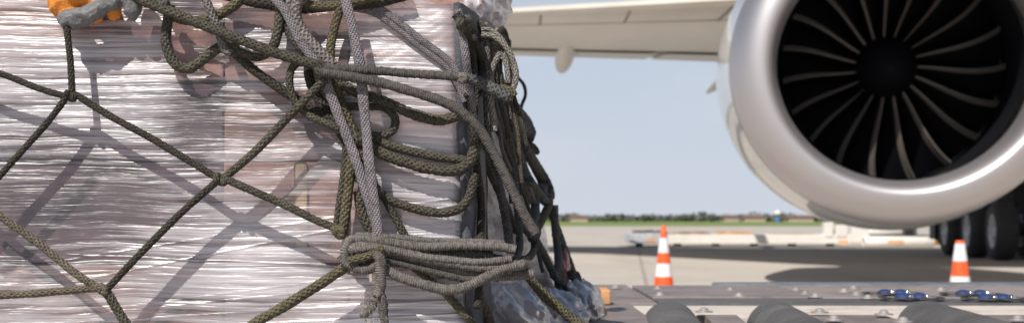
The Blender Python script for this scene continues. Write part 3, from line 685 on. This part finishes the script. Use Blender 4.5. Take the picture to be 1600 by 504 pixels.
RIB = {'grey': 'greyrib', 'dgrey': 'dgreyrib'}
def tube(mb, pts, style='braid', flat=1.0, hairs=0, seed=0):
    """pts rows: x,y,z,r in metres. style braid / rib / twist"""
    q, t = spline(pts, .0008)
    c, r = q[:, :3], q[:, 3]
    T = np.gradient(c, axis=0); T /= np.linalg.norm(T, axis=1)[:, None]
    up = np.array([0, -1., 0]); A = np.cross(T, up); A /= (np.linalg.norm(A, axis=1)[:, None] + 1e-9)
    for i in range(1, len(A)):
        if np.dot(A[i], A[i - 1]) < 0: A[i] = -A[i]
    B = np.cross(A, T); n = 14
    a = np.linspace(0, 2 * math.pi, n, endpoint=False)[None]
    tt = t[:, None]; rr = r[:, None]; pit = np.maximum(.0035, 1.15 * np.mean(r))
    if style == 'braid':
        k = 4; p1 = np.sin(2 * math.pi * tt / (pit * 1.15) + k * a); p2 = np.sin(2 * math.pi * tt / (pit * 1.15) - k * a + 1.5)
        hgt = .05 * np.maximum(p1, p2)
    elif style == 'rib':
        p1 = np.sin(2 * math.pi * tt / (pit * .34) + a * 1.0); hgt = .035 * p1 * (.5 + vnoise(tt * 90 + seed, a, 7)) + .04 * np.sin(2 * math.pi * tt / (pit * 1.4) - 3 * a)
    else:
        hgt = .03 * np.sin(2 * math.pi * tt / (pit * 1.3) + 3 * a)
    hgt = hgt + .14 * (fbm(tt * 260 + seed, a * 1.6 + 0 * tt, seed % 50) - .5) + .10 * (vnoise(tt * 60 + seed, 0 * a, seed % 40) - .5)
    R_ = rr * (1 + hgt)
    ca, sa = np.cos(a), np.sin(a)
    pts3 = c[:, None] + A[:, None] * (R_ * ca)[..., None] + B[:, None] * (R_ * sa * flat)[..., None]
    uv = np.stack([tt + 0 * a, a / (2 * math.pi) + 0 * tt], -1)
    b0 = mb.n
    mb.grid(pts3, uv=uv, closev=True)
    mb.f.append(tuple(range(b0, b0 + n))); mb.m.append(0); e = b0 + (len(q) - 1) * n; mb.f.append(tuple(range(e + n - 1, e - 1, -1))); mb.m.append(0)
    if hairs:
        rg = np.random.default_rng(seed + 5); m_ = int(hairs * t[-1]); i = rg.integers(0, len(q), m_); j = rg.integers(0, n, m_)
        base = pts3[i, j]; nrm = base - c[i]; nrm /= np.linalg.norm(nrm, axis=1)[:, None] + 1e-9
        ln = (.0015 + .0035 * rg.random((m_, 1)) ** 2); tip = base + (nrm + .9 * rg.normal(size=(m_, 3))) * ln
        sd_ = T[i] * .00024
        V = np.stack([base - sd_, base + sd_, tip], 1).reshape(-1, 3)
        mb.add(V, [(3 * q_, 3 * q_ + 1, 3 * q_ + 2) for q_ in range(m_)])
    return mb

SEED = [0]
def rope(name, pts, mat, parent, off=.02, style='braid', r=None, flat=1.0, hairs=1100, side=False, dep=None):
    """pts: (px, py[, radius px[, offset]]) traced; off = metres the rope hangs in front of the film"""
    out = []
    for q in pts:
        px, py = q[0], q[1]; rp_ = q[2] if len(q) > 2 and q[2] else r; of = q[3] if len(q) > 3 else off
        if dep: d = dep
        elif side:
            k = (px - 800) / F; d = 2.0
            for _ in range(12):
                z = CAMZ - (py - 342) / F * d; xn = float(XN(z)) + .012; xf = float(XF(z)) + .030; sl = (xf - xn) / (YR - YF)
                den = k - sl; dn = (xn - sl * YF) / den if abs(den) > 1e-4 else 3.3
                if not (dn > 0): dn = 3.3
                d = .5 * d + .5 * min(3.15, max(1.72, dn))
            d = min(d, 2.95) - of * 2.5
        else: d = YF - of
        v = P(px, py, d); out.append((v.x, v.y, v.z, rp_ / F * d))
    SEED[0] += 1
    b = MB(); tube(b, out, style, flat, hairs, SEED[0] * 7)
    return b.build(name, M[RIB.get(mat, mat) if style == 'rib' else mat], parent, uvs=True)
def knot(px, py, off, rpx, mat, parent, side=False, seed=1, d=None):
    """a small over-and-under turn of rope"""
    a = np.linspace(0, 2 * math.pi * 1.6, 12); rg = random.Random(seed); ph = rg.random() * 6
    pts = [(px + rpx * .62 * math.cos(x + ph), py + rpx * .55 * math.sin(x * 1.3 + ph), rpx * .55, off + .004 * math.sin(2 * x)) for x in a]
    return rope('knot', pts, mat, parent, off, r=rpx * .5, side=side, hairs=600)

net = empty('cargo_net', (-.4, 1.70, DZ + .03), 'wide mesh net of thin dark ropes stretched over the wrapped load', 'cargo net')
N = lambda pts, r, mat='net', off=.042, **k: rope('net_rope', pts, mat, net, off, k.pop('style', 'twist'), r, **k)
N([(103, 30), (106, 60), (110, 95), (113, 148)], 5.2)
N([(-60, 92), (-20, 108), (20, 122), (60, 138), (104, 151)], 5.2)
N([(106, 149), (75, 190), (35, 235), (-20, 296), (-60, 340)], 5.2)
N([(104, 152), (114, 148), (125, 152), (170, 180), (240, 218), (300, 254), (345, 281)], 5.6)
N([(340, 282), (280, 335), (220, 395), (168, 450)], 5.6)
N([(342, 284), (352, 276), (400, 235), (455, 178), (508, 124)], 6.6, 'olive', .042)
N([(346, 278), (358, 282), (400, 300), (450, 322), (490, 342), (535, 360)], 6.2, 'olive', .045)
N([(-60, 290), (-20, 321), (0, 337), (60, 380), (120, 428), (160, 452)], 6.0, 'nettan', .042, style='braid')
N([(-60, 466), (0, 461), (50, 458), (110, 453), (152, 450), (168, 456)], 6.0, 'nettan', .042, style='braid')
N([(154, 446), (168, 458), (180, 478), (200, 510), (220, 545)], 7.5, 'olive', .042, style='braid')
N([(552, 408), (500, 443), (440, 480), (395, 506), (340, 545)], 8.2, 'yolive', .045)
N([(205, -8), (230, 4), (300, 32), (370, 60), (440, 86), (508, 106)], 8.2, 'olive', .045)
N([(352, 68), (372, 88), (400, 112), (440, 140), (480, 165), (525, 190)], 7.2, 'net', .020)
N([(262, 10), (240, 5), (215, -4)], 10, 'dark', .040)
for (px, py, rr_, mt, of) in [(110, 150, 9, 'net', .042), (344, 280, 10, 'olive', .044), (162, 452, 9, 'nettan', .044), (528, 362, 11, 'yolive', .045), (503, 106, 13, 'olive', .046), (362, 76, 12, 'olive', .022)]:
    knot(px, py, of, rr_, mt, net, seed=int(px))

# olive slack rope across the top
t = empty('slack_rope', P(340, 60, YF - .03), 'loose olive rope hanging in a U from the top edge, left of the pale straps', 'rope', 'loose ropes on the front of the load')
S1 = lambda pts, r, mat='olive', off=.02, style='braid', parent=None, **k: rope('rope_strand', pts, mat, parent or t, off, style, r, **k)
S1([(266, 8), (261, 40), (260, 70), (272, 98), (295, 107), (318, 92), (345, 74), (372, 80), (400, 88), (424, 76), (434, 50), (438, 20), (441, -10)], 8.2, 'olive', .022)
S1([(318, -10), (330, 20), (342, 50), (350, 75), (362, 84)], 6.8, 'grey', .030)
S1([(258, 8), (272, 26), (310, 33), (345, 22), (370, 5), (382, -12)], 8, 'yolive', .016)
S1([(340, -12), (380, -2), (430, 8), (480, 12), (530, 6), (580, 4), (640, -10)], 9.5, 'net', .014)
S1([(470, 6), (500, 10), (530, 9), (560, 2), (590, -6)], 7.5, 'yolive', .022)
t2 = empty('thick_rope', P(480, 50, YF - .03), 'pair of thick grey braided ropes curving down into the knot at upper middle', 'rope', 'loose ropes on the front of the load')
S1([(480, -12), (464, 8), (463, 30), (475, 55), (498, 80), (520, 104)], 9.5, 'grey', .030, parent=t2)
S1([(462, -12), (452, 10), (455, 35), (468, 62), (492, 90), (505, 102)], 8.0, 'grey', .022, parent=t2)
S1([(436, 5), (444, 30), (455, 55), (475, 80), (496, 100)], 7.5, 'dgrey', .016, parent=t2)
t3 = empty('yellowed_rope', P(520, 60, YF - .02), 'thin yellowed rope running straight down beside the long pale strap', 'rope', 'loose ropes on the front of the load')
S1([(537, -2), (528, 25), (521, 50), (516, 80), (518, 112)], 7.0, 'yolive', .024, parent=t3)
S1([(519, 108), (528, 150), (545, 190), (556, 218), (566, 250), (578, 290), (582, 312)], 8.5, 'yolive', .020, parent=t3)
S1([(541, 225), (538, 265), (531, 315), (525, 360)], 6.0, 'olive', .018, parent=t3)
S1([(552, 222), (547, 270), (541, 320), (535, 366)], 8.2, 'yolive', .024, parent=t3)
S1([(560, 298), (565, 330), (578, 360), (584, 385)], 8.0, 'olive', .014, parent=t3)
knot(552, 215, .024, 15, 'olive', t3, seed=3); knot(530, 362, .030, 9, 'yolive', t3, seed=4)
t4 = empty('looped_rope', P(620, 200, YF - .02), 'olive braided rope thrown in wide drooping loops across the right of the front', 'rope', 'loose ropes on the front of the load')
S1([(495, 96), (470, 96), (455, 110), (453, 135), (462, 160), (485, 182), (512, 193), (530, 200)], 6.2, 'olive', .034, parent=t4)
S1([(484, 92), (482, 115), (492, 145), (512, 175), (530, 205), (545, 225)], 7.5, 'net', .014, parent=t4)
S1([(528, 128), (560, 145), (600, 158), (640, 176), (680, 187), (705, 184), (722, 176)], 8.2, 'olive', .018, parent=t4)
S1([(540, 166), (572, 166), (600, 168), (617, 184), (614, 203), (595, 212), (572, 208), (560, 200)], 6.2, 'olive', .012, parent=t4)
S1([(560, 204), (590, 220), (630, 233), (680, 244), (728, 250)], 7.0, 'olive', .012, parent=t4)
S1([(556, 214), (590, 236), (630, 252), (675, 264), (710, 266), (733, 254), (742, 232), (746, 222)], 8.6, 'olive', .022, parent=t4)
S1([(576, 290), (610, 312), (650, 326), (690, 332), (718, 325), (734, 305), (742, 270)], 7.0, 'olive', .016, parent=t4)
S1([(596, 300), (612, 330), (630, 362), (648, 395), (665, 425)], 6.0, 'olive', .014, parent=t4)
S1([(628, 402), (665, 432), (700, 462), (745, 512)], 6.2, 'yolive', .012, parent=t4)
S1([(650, 405), (700, 420), (740, 432), (760, 428)], 8, 'yolive', .016, parent=t4)
knot(588, 296, .026, 11, 'dgrey', t4, seed=8)
# pale flat straps
def strap(pts, r, label, off=.034, mat='lav', two=False, fl=.38):
    o = empty('flat_strap', P(pts[0][0], pts[0][1], YF - off), label, 'strap', 'flat pale straps on the front of the load')
    rope('webbing', pts, mat, o, off, 'braid', r, flat=fl, hairs=300)
    if two: rope('webbing', [(q[0] + two[0], q[1] + two[1]) + tuple(q[2:]) for q in pts], mat, o, off - .002, 'braid', r, flat=fl, hairs=300)
strap([(538, -6), (546, 25), (555, 65), (563, 105), (567, 150), (572, 200), (577, 255), (584, 310), (592, 376)], 8.0, 'long pale lavender strap falling almost straight from top edge to the grey lashing', .042)
strap([(503, 98), (512, 135), (527, 175), (543, 215), (558, 255), (572, 300), (588, 350), (592, 372)], 8.0, 'pale strap slanting from the upper knot to the grey lashing, left of the long one', .036)
strap([(428, -4), (446, 18), (458, 42), (474, 72), (500, 104)], 7.0, 'short smooth pale strap lying against the thick grey ropes', .036)
strap([(545, 2), (585, 10), (620, 32), (660, 64), (698, 92), (716, 118), (730, 150)], 5.6, 'pale double strap running diagonally to the upper right corner', .010, two=(-3, 9), fl=.6)
# dark grey straight ropes
t5 = empty('taut_rope', P(620, 125, YF - .05), 'pair of taut dark grey ropes running right from the knot and around the corner', 'rope')
rope('rope_strand', [(498, 104), (530, 108), (580, 110), (640, 115), (700, 119), (730, 123)], 'dgrey', t5, .048, 'rib', 7.0, hairs=700)
rope('rope_strand', [(722, 121, 8), (750, 128, 9), (775, 142, 10), (795, 153, 9)], 'dark', t5, .05, 'rib', 9.0, hairs=400)
rope('rope_strand', [(500, 112, 7), (540, 119, 8), (590, 128), (640, 142), (690, 158), (722, 176), (750, 203), (775, 245), (800, 295), (822, 340), (838, 365)], 'dgrey', t5, .052, 'rib', 7.8, hairs=500)
rope('knot', [(718, 122), (722, 118), (727, 122), (722, 126), (718, 122)], 'grey', t5, .058, 'rib', 5.0)
# grey lashing bundle
t6 = empty('lashing_rope', P(660, 400, YF - .05), 'bundle of fuzzy grey ropes lashed sideways around the lower corner with a frayed hanging end', 'lashing rope')
LR = lambda pts, r, off=.04, mat='grey': rope('rope_turn', pts, mat, t6, off, 'rib', r, hairs=1600)
LR([(546, 384), (552, 374), (600, 377), (660, 385), (720, 383), (775, 384), (806, 390)], 7.5, .050)
LR([(556, 380), (600, 386), (650, 394), (700, 397), (745, 398), (790, 407), (828, 414)], 7.5, .038, 'dgrey')
LR([(548, 394), (562, 384), (620, 393), (680, 406), (740, 416), (800, 419)], 7.8, .054)
LR([(585, 396), (640, 406), (690, 418), (740, 428), (790, 430), (834, 428)], 7.8, .044)
LR([(610, 408), (650, 412), (700, 421), (750, 428), (780, 432)], 8.0, .034, 'dgrey')
LR([(552, 390), (600, 388), (650, 399), (700, 405), (750, 409), (800, 404)], 6.0, .058)
LR([(590, 402), (640, 414), (690, 427), (735, 436), (775, 428), (815, 424)], 6.0, .050, 'dgrey')
LR([(556, 368), (620, 371), (680, 377), (740, 378), (785, 381)], 6.0, .040)
LR([(560, 372), (610, 376), (660, 379), (720, 391), (770, 396)], 7.0, .030, 'dgrey')
LR([(600, 420), (630, 434), (670, 446), (700, 452), (730, 447), (760, 432), (790, 418), (820, 412)], 8.0, .056)
LR([(548, 376), (541, 388), (540, 402), (548, 410), (565, 414), (585, 410), (598, 398), (604, 388)], 8.5, .050)
LR([(532, 398), (540, 408), (556, 418), (575, 420), (588, 412)], 7.5, .060)
LR([(586, 392), (594, 405), (595, 425), (594, 447), (590, 462)], 9.0, .066)
LR([(592, 455, 8), (597, 475, 9), (600, 495, 7), (604, 530, 7)], 8, .060)
LR([(590, 462, 7), (582, 478, 6), (572, 488, 7), (562, 491, 4)], 6, .062)
rope('rope_turn', [(545, 408), (560, 404), (580, 398), (600, 388)], 'yolive', t6, .066, 'braid', 7)
# frayed fibres of the end
b = MB(); rg = np.random.default_rng(4)
for k in range(260):
    px, py = rg.uniform(566, 602), rg.uniform(455, 504); v0 = np.array(P(px, py, YF - .062 - rg.random() * .012)); L = rg.uniform(.004, .013)
    d1 = rg.normal(size=3); d1[2] -= .8; d1 /= np.linalg.norm(d1); v1 = v0 + d1 * L; w_ = np.array([.0004, 0, .0002])
    b.add([v0 - w_, v0 + w_, v1], [(0, 1, 2)])
b.build('frayed_fibres', M['light'], t6, smooth=False)

# ropes down the shaded side: rest of the net
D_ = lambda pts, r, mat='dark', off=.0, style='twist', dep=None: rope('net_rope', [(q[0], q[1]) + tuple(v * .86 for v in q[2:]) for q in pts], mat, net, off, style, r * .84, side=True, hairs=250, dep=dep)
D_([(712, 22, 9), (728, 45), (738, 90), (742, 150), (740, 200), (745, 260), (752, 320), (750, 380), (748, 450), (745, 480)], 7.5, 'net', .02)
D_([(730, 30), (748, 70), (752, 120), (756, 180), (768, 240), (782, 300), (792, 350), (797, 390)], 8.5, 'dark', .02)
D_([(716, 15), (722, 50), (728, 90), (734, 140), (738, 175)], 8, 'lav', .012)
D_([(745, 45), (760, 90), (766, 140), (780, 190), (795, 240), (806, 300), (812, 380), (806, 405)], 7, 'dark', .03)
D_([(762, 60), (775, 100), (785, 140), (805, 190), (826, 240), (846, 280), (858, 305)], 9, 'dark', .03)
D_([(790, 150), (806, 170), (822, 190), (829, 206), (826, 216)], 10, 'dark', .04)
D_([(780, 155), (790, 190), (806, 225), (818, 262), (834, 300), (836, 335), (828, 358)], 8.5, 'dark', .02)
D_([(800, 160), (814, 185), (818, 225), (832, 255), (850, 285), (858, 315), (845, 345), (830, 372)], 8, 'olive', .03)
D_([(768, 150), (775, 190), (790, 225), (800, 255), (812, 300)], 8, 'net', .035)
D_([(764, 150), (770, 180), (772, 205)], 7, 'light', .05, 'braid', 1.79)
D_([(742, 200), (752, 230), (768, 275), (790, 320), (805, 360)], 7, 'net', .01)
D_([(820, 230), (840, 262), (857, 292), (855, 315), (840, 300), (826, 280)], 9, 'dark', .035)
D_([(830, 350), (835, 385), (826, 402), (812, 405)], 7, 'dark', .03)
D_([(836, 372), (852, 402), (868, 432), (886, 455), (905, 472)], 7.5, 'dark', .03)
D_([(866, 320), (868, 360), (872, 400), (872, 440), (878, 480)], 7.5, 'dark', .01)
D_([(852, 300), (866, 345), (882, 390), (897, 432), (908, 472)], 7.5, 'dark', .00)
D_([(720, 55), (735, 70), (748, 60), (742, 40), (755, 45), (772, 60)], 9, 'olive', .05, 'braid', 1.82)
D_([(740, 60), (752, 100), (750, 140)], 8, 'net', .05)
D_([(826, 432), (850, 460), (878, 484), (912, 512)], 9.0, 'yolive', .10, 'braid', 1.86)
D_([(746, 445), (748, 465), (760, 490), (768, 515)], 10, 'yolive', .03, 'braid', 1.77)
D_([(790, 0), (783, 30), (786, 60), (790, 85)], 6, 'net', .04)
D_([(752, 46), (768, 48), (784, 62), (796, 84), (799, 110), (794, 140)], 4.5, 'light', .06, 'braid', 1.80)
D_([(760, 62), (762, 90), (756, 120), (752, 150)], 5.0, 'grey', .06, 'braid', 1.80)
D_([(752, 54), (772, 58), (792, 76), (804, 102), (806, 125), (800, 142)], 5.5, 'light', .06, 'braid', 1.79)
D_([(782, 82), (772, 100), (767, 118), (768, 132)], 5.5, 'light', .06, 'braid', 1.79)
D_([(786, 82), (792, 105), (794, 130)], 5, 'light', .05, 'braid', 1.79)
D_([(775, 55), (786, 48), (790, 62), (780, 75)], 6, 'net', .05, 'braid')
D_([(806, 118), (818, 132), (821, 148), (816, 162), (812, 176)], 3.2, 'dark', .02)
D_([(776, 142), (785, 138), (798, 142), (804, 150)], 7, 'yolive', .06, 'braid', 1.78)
rgs = random.Random(5)
for k in range(7):
    x0 = rgs.uniform(726, 800); y0 = rgs.uniform(50, 150) if x0 < 770 else rgs.uniform(120, 190)
    x1 = x0 + rgs.uniform(30, 85); y1 = y0 + rgs.uniform(130, 260)
    if x1 > 852: x1 = 852 - rgs.uniform(0, 20)
    bow = rgs.uniform(-14, 14); lim = lambda x, y: min(x, np.interp(y, [0, 120, 200, 300, 400, 470], [785, 800, 828, 850, 880, 905]))
    pts = [(lim(x0 + (x1 - x0) * u_ + bow * math.sin(u_ * math.pi) + rgs.uniform(-3, 3), y0 + (y1 - y0) * u_), y0 + (y1 - y0) * u_) for u_ in (0, .2, .4, .6, .8, 1)]
    D_(pts, rgs.uniform(3.6, 5.6), rgs.choice(['grey', 'olive', 'dark', 'dgrey', 'yolive']), rgs.uniform(0, .05), rgs.choice(['braid', 'twist']))
for k in range(9):
    x0 = rgs.uniform(772, 800); y0 = rgs.uniform(70, 150); x1 = x0 + rgs.uniform(10, 40); y1 = y0 + rgs.uniform(60, 170); bow = rgs.uniform(-8, 8)
    D_([(min(x0 + (x1 - x0) * u_ + bow * math.sin(u_ * math.pi) + rgs.uniform(-2, 2), float(np.interp(y0 + (y1 - y0) * u_, [0, 120, 200, 300], [778, 794, 818, 838]))), y0 + (y1 - y0) * u_) for u_ in (0, .25, .5, .75, 1)], rgs.uniform(3.2, 4.6), rgs.choice(['light', 'olive', 'grey', 'nettan']), .03, 'braid', rgs.uniform(1.79, 1.83))
for (px, py, rr_, mt) in [(828, 358, 15, 'dark'), (870, 432, 10, 'dark'), (897, 432, 10, 'dark'), (906, 470, 10, 'net'), (852, 300, 13, 'dark'), (790, 150, 14, 'dark'), (822, 200, 12, 'dark'), (725, 40, 11, 'olive'), (833, 232, 9, 'net'), (785, 65, 12, 'olive'), (770, 78, 11, 'net')]:
    knot(px, py, .04, rr_, mt, net, side=True, seed=int(py))

# ------------------------------------------------------------------ gloved hand gripping the net
person = empty('person', P(150, -40, 1.67), 'gloved hand in an orange and grey work glove gripping the net at the upper left', 'person')
def capsule(bm, a, b_, ra, rb, mat_i, regs):
    a = Vector(a); b_ = Vector(b_); regs.append((a, b_, ra, rb, mat_i))
    n = 10
    for k in range(n + 1):
        t_ = k / n; c_ = a.lerp(b_, t_); r_ = ra + (rb - ra) * t_
        bmesh.ops.create_icosphere(bm, subdivisions=2, radius=r_, matrix=Matrix.Translation(c_))
bm = bmesh.new(); regs = []
HD = 1.698; q = lambda px, py, o=0: P(px, py, HD + o)
px_r = lambda p: p / F * HD
capsule(bm, q(112, -10, .01), q(160, -40, .05), px_r(26), px_r(28), 0, regs)          # back of the hand
capsule(bm, q(160, -40, .05), q(185, -75, .11), px_r(30), px_r(32), 0, regs)
capsule(bm, q(98, 6), q(108, 18), px_r(24), px_r(18), 0, regs); capsule(bm, q(92, -6), q(150, -8), px_r(20), px_r(22), 0, regs)
capsule(bm, q(104, 31, -.016), q(140, 22, -.018), px_r(15), px_r(15), 1, regs)       # index finger, curled along the rope
capsule(bm, q(140, 22, -.018), q(170, 3, -.016), px_r(15), px_r(14), 1, regs)
capsule(bm, q(118, 34, -.016), q(128, 32, -.016), px_r(14), px_r(13), 1, regs)
capsule(bm, q(150, -2, -.008), q(150, 28, .004), px_r(13), px_r(11), 0, regs)      # middle finger
capsule(bm, q(175, -8, -.012), q(178, 22, -.002), px_r(14), px_r(12), 0, regs)     # ring finger
capsule(bm, q(172, -12, -.02), q(176, 4, -.02), px_r(14), px_r(14), 1, regs)
capsule(bm, q(206, -20, -.012), q(207, 14, -.014), px_r(17), px_r(15), 1, regs)      # little finger
capsule(bm, q(207, 14, -.014), q(209, 27, -.010), px_r(13), px_r(7), 1, regs)
capsule(bm, q(125, -30, .02), q(165, -20, .01), px_r(17), px_r(13), 1, regs)      # thumb
capsule(bm, q(185, -75, .11), q(190, -160, .24), px_r(34), px_r(36), 0, regs)
me = bpy.data.meshes.new('glove'); bm.to_mesh(me); bm.free()
tmp = bpy.data.objects.new('tmp_glove', me); COL.objects.link(tmp)
rm = tmp.modifiers.new('r', 'REMESH'); rm.mode = 'VOXEL'; rm.voxel_size = .0016; rm.use_smooth_shade = True
sm = tmp.modifiers.new('s', 'SMOOTH'); sm.factor = .5; sm.iterations = 4
dg = bpy.context.evaluated_depsgraph_get(); dg.update()
me2 = bpy.data.meshes.new_from_object(tmp.evaluated_get(dg)); bpy.data.objects.remove(tmp)
me2.name = 'glove'
nvt = len(me2.vertices); co = np.zeros(nvt * 3); me2.vertices.foreach_get('co', co); co = co.reshape(-1, 3)
no = np.zeros(nvt * 3); me2.vertices.foreach_get('normal', no); no = no.reshape(-1, 3)
co += no * (.0036 * (ridged(co[:, 0] * 70, co[:, 2] * 90 + co[:, 1] * 60, 3) - .7) + .0012 * (fbm(co[:, 0] * 400, co[:, 2] * 400, 5) - .5))[:, None]
def nearest(p):
    best = None
    for a, b_, ra, rb, mi in regs:
        ab = np.array(b_ - a); t_ = np.clip(((p - np.array(a)) @ ab) / (ab @ ab), 0, 1)
        d = np.linalg.norm(p - (np.array(a) + t_[:, None] * ab), axis=1) - (ra + (rb - ra) * t_)
        if best is None: best = d; idx = np.full(len(p), mi)
        else: idx = np.where(d < best, mi, idx); best = np.minimum(best, d)
    return idx
vi = nearest(co + .0012 * np.random.default_rng(1).normal(size=co.shape) * 0)
co -= np.array(PLOC(person)); me2.vertices.foreach_set('co', co.ravel())
me2.materials.clear(); me2.materials.append(M['gloveo']); me2.materials.append(M['gloveg'])
fm = [int(vi[p_.vertices[0]]) for p_ in me2.polygons]; me2.polygons.foreach_set('material_index', fm); me2.polygons.foreach_set('use_smooth', [True] * len(fm)); me2.update()
g = bpy.data.objects.new('glove', me2); COL.objects.link(g); g.parent = person
a0, a1 = q(190, -150, .225), q(200, -260, .60)
cc = np.array([a0.lerp(a1, t_)[:] for t_ in np.linspace(0, 1, 20)]); rr = np.linspace(.045, .062, 20)
aa = np.linspace(0, 2 * math.pi, 28, endpoint=False); T = np.array((a1 - a0).normalized()); A = np.cross(T, [0, 1, 0]); A /= np.linalg.norm(A); B = np.cross(A, T)
pp = cc[:, None] + (A[None, None] * np.cos(aa)[None, :, None] + B[None, None] * np.sin(aa)[None, :, None]) * (rr[:, None] * (1 + .08 * np.sin(np.arange(20) * 1.7))[:, None])[..., None]
MB().grid(pp, closev=True).build('sleeve', M['sleeve'], person)
